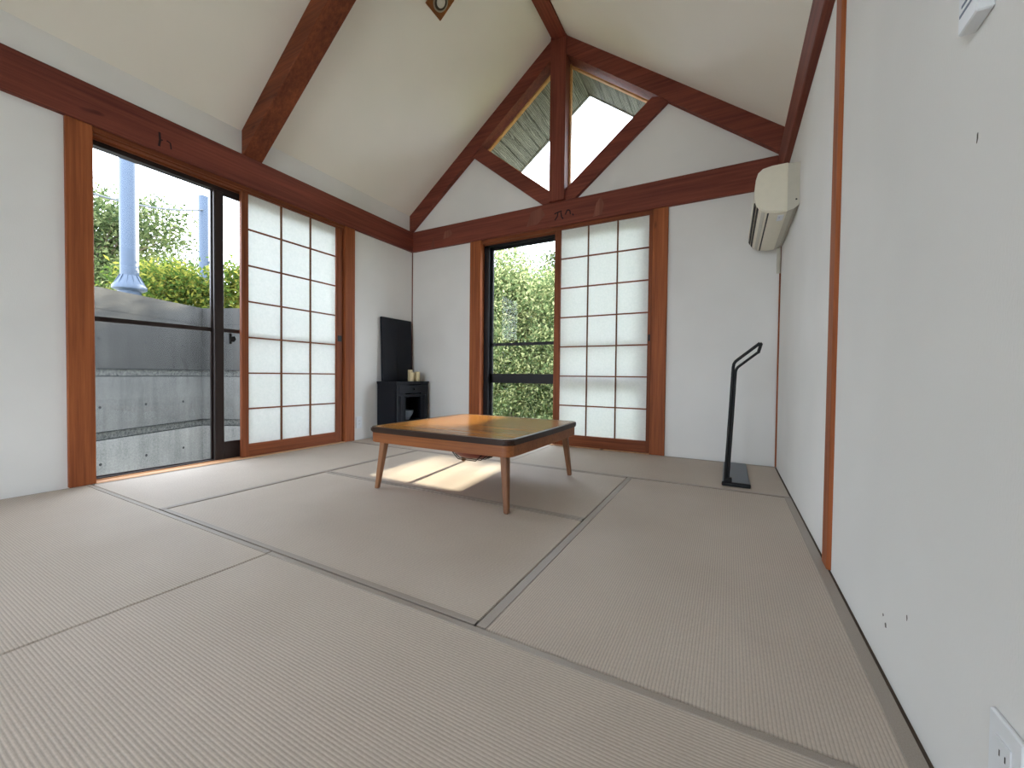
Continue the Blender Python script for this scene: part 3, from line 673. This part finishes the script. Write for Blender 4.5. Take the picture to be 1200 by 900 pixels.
def ret_wall(a, b, label):
    A, B = Vector((a[0], a[1], 0)), Vector((b[0], b[1], 0)); d = (B - A).normalized(); n = Vector((d.y, -d.x, 0)); L = (B - A).length
    if n.dot(Vector((1.8, 1.5, 0)) - A) < 0: n = -n
    o = thing('retaining_wall', (A.x, A.y, -.56), label, 'retaining wall', 'concrete retaining walls')
    def slab(s0, s1, z0, z1, f, bk, name, mat, par):
        p = lambda s, e, z: A + d * s + n * e + Vector((0, 0, z))
        return MB().hexa([p(s0, f, z0), p(s1, f, z0), p(s1, bk, z0), p(s0, bk, z0), p(s0, f, z1), p(s1, f, z1), p(s1, bk, z1), p(s0, bk, z1)]).build(name, mat, par)
    bands = [(.01, .085), (.615, .69), (1.215, 1.29)]
    edges = [-.56] + [v for bnd in bands[:2] for v in bnd] + [RW_TOP]
    for (z0, z1), mc in zip(zip(edges[0::2], edges[1::2]), (M_conc_low, M_conc_mid, M_conc_top)): slab(0, L, z0, z1, 0, -.2, 'cast_lift', mc, o)
    for z0, z1 in bands[:2]:
        slab(0, L, z0, z1, -.012, -.2, 'rough_band', M_rough, o)
        slab(0, L, z0 - .004, z0 + .004, .001, -.012, 'band_groove', M_groove, o); slab(0, L, z1 - .004, z1 + .004, .001, -.012, 'band_groove', M_groove, o)
    slab(0, L, 1.245, 1.25, .001, -.01, 'band_groove', M_groove, o)
    for zz in (-.22, .32, .97):
        s = .28
        while s < L:
            c_ = A + d * s + n * .0015 + Vector((0, 0, zz))
            MB().lathe([(.014, 0), (.012, -.001), (.006, -.002)], c_, 10, d, Vector((0, 0, 1)), n).build('tie_hole', M_groove, o); s += .45
    return o
RA, RB, RC_ = (-.83, -.80), (-2.43, 2.545), (-1.40, 3.03)
ret_wall(RA, RB, 'grey cast concrete retaining wall filling the left window view')
ret_wall((RB[0] - .03, RB[1] - .014), RC_, 'short concrete wall returning behind the left window sash')
q = MB(); q.prism([(-30, -12), (-1.9, -12), (RA[0] - .22, RA[1]), (RB[0] - .2, RB[1] + .2), (RC_[0] - .1, RC_[1] + .22), (RC_[0] - .1, 6.0), (-30, 6.0)], -.5, 1.38, 'z')
struct('upper_ground', q, M_ground, 'raised ground behind the concrete wall')

M_pole = plain('blue_grey_steel', srgb(58, 71, 89), .5, .4, .2, .05)
def pole(base_, top_, r, label, flange):
    o = thing('utility_pole', base_, label, 'pole', 'steel poles behind the concrete wall')
    x, y, z = base_; MB().tube([(x, y, z), (x, y, top_)], r, 20).build('shaft', M_pole, o, True)
    if flange:
        MB().lathe([(r * 1.25, z), (r * 1.25, z + .20), (r * 1.85, z + .225), (r * 1.85, z + .255), (r * 1.3, z + .33), (r * 1.02, z + .38)], (x, y, 0), 24).build('base_collar', M_pole, o, True)
        for k in range(12):
            a = k * math.pi / 6; c_, s_ = math.cos(a), math.sin(a)
            p = lambda rr, zz, t: (x + c_ * rr - s_ * t, y + s_ * rr + c_ * t, zz)
            MB().hexa([p(r * 1.2, z + .255, -.004), p(r * 1.82, z + .255, -.004), p(r * 1.82, z + .255, .004), p(r * 1.2, z + .255, .004), p(r * 1.0, z + .385, -.004), p(r * 1.1, z + .385, -.004), p(r * 1.1, z + .385, .004), p(r * 1.0, z + .385, .004)]).build('base_rib', M_pole, o)
    else:
        for zz in (z + 1.2, z + .85, z + .25):
            MB().tube([(x, y, zz), (x + .17, y + .10, zz)], .02, 8).build('bracket_arm', M_pole, o)
            MB().lathe([(.012, 0), (.03, .02), (.018, .05), (.03, .08), (.012, .10)], (x + .17, y + .10, zz), 12).build('insulator', M_pole, o, True)
        MB().tube([(x + .17, y + .10, z - .1), (x + .17, y + .10, z + 1.3)], .016, 8).build('conduit', M_pole, o, True)
    return o
p1 = at(152, 345, 4.6); p2 = at(240, 372, 7.0)
pole((p1.x, p1.y, 1.38), 6.5, .082, 'tall blue-grey steel pole with flared ribbed base behind the concrete wall', True)
pole((p2.x, p2.y, 1.38), at(240, 232, 7.0).z, .082, 'shorter grey pole with insulators near the window mullion', False)
wa, wb = at(60, 210, 5.0), at(238, 246, 6.9)
wire = MB().tube([wa.lerp(wb, t) - Vector((0, 0, .12 * 4 * t * (1 - t))) for t in [i / 14 for i in range(15)]], .015, 6).build('overhead_wire', plain('grey_cable', srgb(70, 76, 84), .6), None, True)
tag(wire, 'thin dark overhead wire running to the shorter pole', 'wire')

def leaf_mat(name, c1, c2, c3, trans=.45):
    m_ = NT(name); ge = m_.n('ShaderNodeNewGeometry'); col = m_.ramp(ge.outputs['Random Per Island'], [(.1, c1), (.5, c2), (.9, c3)])
    d = m_.n('ShaderNodeBsdfDiffuse'); t = m_.n('ShaderNodeBsdfTranslucent'); m_.l(col, d.inputs['Color']); m_.l(col, t.inputs['Color'])
    mx = m_.n('ShaderNodeMixShader'); mx.inputs[0].default_value = trans; m_.l(d.outputs[0], mx.inputs[1]); m_.l(t.outputs[0], mx.inputs[2]); m_.l(mx.outputs[0], m_.out.inputs['Surface']); return m_.m
L_green = leaf_mat('mid_green_leaves', srgb(84, 102, 66), srgb(126, 142, 94), srgb(190, 190, 138))
L_dark = leaf_mat('olive_leaves', srgb(50, 64, 40), srgb(78, 92, 58), srgb(116, 124, 86))
L_yel = leaf_mat('yellow_green_leaves', srgb(58, 80, 36), srgb(84, 102, 46), srgb(132, 130, 60))
M_bark = wood('grey_bark', srgb(62, 54, 46), srgb(110, 98, 84), 2)
def in_corridor(p):
    """gap in the crowns through which the low sun reaches the gable wall window"""
    k = p.y - 3.67
    hx = p.x + .09 * k; hz = p.z - .32 * k
    return (1.34 < hx < 1.79 and .62 <= hz < .96) or (1.02 < hx < 1.79 and .33 < hz < .62)
def tree(base_, blobs, leaves, size, mat, label, seed, group, clump=26):
    """blobs: (centre, radii) ellipsoids of the crown; the leaves sit in clumps on twigs"""
    rng = random.Random(seed); base_ = Vector(base_)
    o = thing('tree', base_, label, 'tree', group)
    tm = MB(); top = Vector(blobs[0][0])
    mid = base_.lerp(top, .5) + Vector((rng.uniform(-.15, .15), rng.uniform(-.15, .15), 0))
    hgt = (top - base_).length; r0 = .03 + .025 * hgt
    tm.tube([base_, mid, top], [r0, r0 * .7, r0 * .3], 10)
    tm.build('trunk', M_bark, o, True)
    bt = MB()
    for c_, r_ in blobs:
        c_ = Vector(c_)
        for k in range(7):
            u = Vector((rng.gauss(0, 1), rng.gauss(0, 1), rng.gauss(.3, .8))).normalized(); e = c_ + Vector((u.x * r_[0], u.y * r_[1], u.z * r_[2])) * .8
            s0 = mid.lerp(top, rng.random()); bt.tube([s0, s0.lerp(e, .5) + Vector((0, 0, .1)), e], [r0 * .3, r0 * .2, r0 * .07], 5)
    tag(bt.build('branches', M_bark, o), None, None, None, 'stuff')
    vol = [r_[0] * r_[1] * r_[2] for c_, r_ in blobs]; tot = sum(vol); verts = []; faces = []
    for (c_, r_), v_ in zip(blobs, vol):
        c_ = Vector(c_)
        for _ in range(int(leaves * v_ / tot / clump)):
            u = Vector((rng.gauss(0, 1), rng.gauss(0, 1), rng.gauss(0, 1))).normalized() * (rng.random() ** .42)
            cc = c_ + Vector((u.x * r_[0], u.y * r_[1], u.z * r_[2]))
            for _k in range(clump):
                p = cc + Vector((rng.gauss(0, 1), rng.gauss(0, 1), rng.gauss(0, .7))) * size * (1.6 if clump < 60 else 2.1)
                if in_corridor(p): continue
                nrm = Vector((rng.gauss(0, 1), rng.gauss(0, 1), rng.gauss(.5, 1))).normalized(); t = nrm.orthogonal().normalized(); t.rotate(Matrix.Rotation(rng.uniform(0, 6.28), 3, nrm)); bvec = nrm.cross(t)
                L = size * rng.uniform(.6, 1.25); W_ = L * .45; i = len(verts)
                verts += [p - t * L * .5, p + bvec * W_ * .5 + nrm * L * .05, p + t * L * .5 - nrm * L * .08, p - bvec * W_ * .5 + nrm * L * .05]; faces.append((i, i + 1, i + 2, i + 3))
    me = bpy.data.meshes.new('foliage'); me.from_pydata([tuple(v) for v in verts], [], faces); me.materials.append(mat)
    f = bpy.data.objects.new('foliage', me); COL.objects.link(f); f.parent = o; f.matrix_parent_inverse = parent_inv(o); tag(f, None, None, None, 'stuff')
    return o
GB = 'trees behind the house'
def grove(spots):
    for i, (bx_, blobs, n_, sz, mt, lab) in enumerate(spots): tree(bx_, blobs, n_, sz, mt, lab, 20 + i, GB, 110 if i < 2 else 26)
grove([
 ((-1.0, 7.9, -.56), [((-1.0, 7.9, 1.2), (1.0, .9, 1.85)), ((-1.15, 7.9, 2.75), (.75, .8, .95))], 42000, .085, L_green, 'leafy green tree filling the left of the gable wall window'),
 ((.45, 7.9, -.56), [((.4, 7.9, 1.0), (.85, .9, 1.7)), ((.15, 7.9, 2.05), (.75, .8, .85))], 36000, .085, L_green, 'lower green tree at the right of the gable wall window'),
 ((2.1, 7.9, -.56), [((2.0, 7.9, 1.9), (.95, .9, 2.1))], 26000, .09, L_green, 'unseen tall green tree added behind the paper screen for shade'),  # out of view, added to shade the paper screen and gable panes
 ((-3.0, 8.4, -.56), [((-3.0, 8.4, 1.6), (1.05, 1.0, 2.0))], 17000, .095, L_dark, 'olive green tree at the left edge of the back garden'),
 ((-7.6, 19.0, -.56), [((-7.6, 19.0, 2.0), (2.4, 1.4, 2.9))], 16000, .17, L_dark, 'broad dark tree far behind the leafy green one'),
 ((-3.4, 18.6, -.56), [((-3.4, 18.6, 1.9), (1.9, 1.4, 2.8))], 12000, .17, L_dark, 'distant dark tree low behind the garden trees'),
 ((.0, 15.2, -.56), [((.0, 15.2, 2.5), (1.7, 1.2, 3.0))], 26000, .15, L_dark, 'unseen dark tree added between the two farther trees to block sun'),  # out of view, added to stop a stray sun patch on the floor
 ((4.1, 8.2, -.56), [((4.1, 8.2, 1.9), (1.05, 1.0, 2.2))], 14000, .10, L_green, 'green tree beyond the right end of the gable wall'),
 ((-1.6, 13.2, -.56), [((-1.6, 13.2, 2.4), (1.7, 1.2, 2.9))], 30000, .13, L_dark, 'unseen dark tree added farther back on the left to block sun'),  # out of view, added to block sun that slips past the nearer crowns
 ((1.6, 13.2, -.56), [((1.6, 13.2, 2.5), (1.5, 1.2, 2.9))], 30000, .13, L_dark, 'unseen dark tree added behind the green ones to block sun'),  # second unseen sun blocker added behind the window trees
])
GL = 'trees above the concrete wall'
a = at(122, 275, 9.0); b_ = at(178, 265, 8.8); c1_ = at(120, 330, 8.6)
tree((a.x - .3, a.y, 1.38), [((a.x, a.y, a.z), (.95, .95, .95)), ((b_.x, b_.y, b_.z), (.75, .75, .62)), ((c1_.x, c1_.y, c1_.z), (1.2, .9, .6)), (tuple(at(70, 290, 9.2)), (1.3, 1.0, 1.2))], 24000, .105, L_dark, 'loose olive tree behind the tall steel pole', 7, GL)
a = at(190, 338, 5.7)
tree((a.x, a.y, 1.38), [((a.x, a.y, a.z), (.56, .45, .29)), (tuple(at(222, 345, 5.8)), (.36, .36, .32))], 6500, .075, L_yel, 'bright yellow-green bush between the two poles', 8, GL, 14)
a = at(285, 345, 6.0)
tree((a.x, a.y, 1.38), [((a.x, a.y, a.z), (.42, .4, .42))], 4500, .08, L_yel, 'yellow-green bush past the shorter pole', 9, GL, 14)
a = at(200, 318, 14)
tree((a.x, a.y, 1.38), [((a.x, a.y, a.z - .2), (1.7, 1.2, .75))], 5000, .13, L_dark, 'distant hazy dark bush low between the poles', 10, GL)
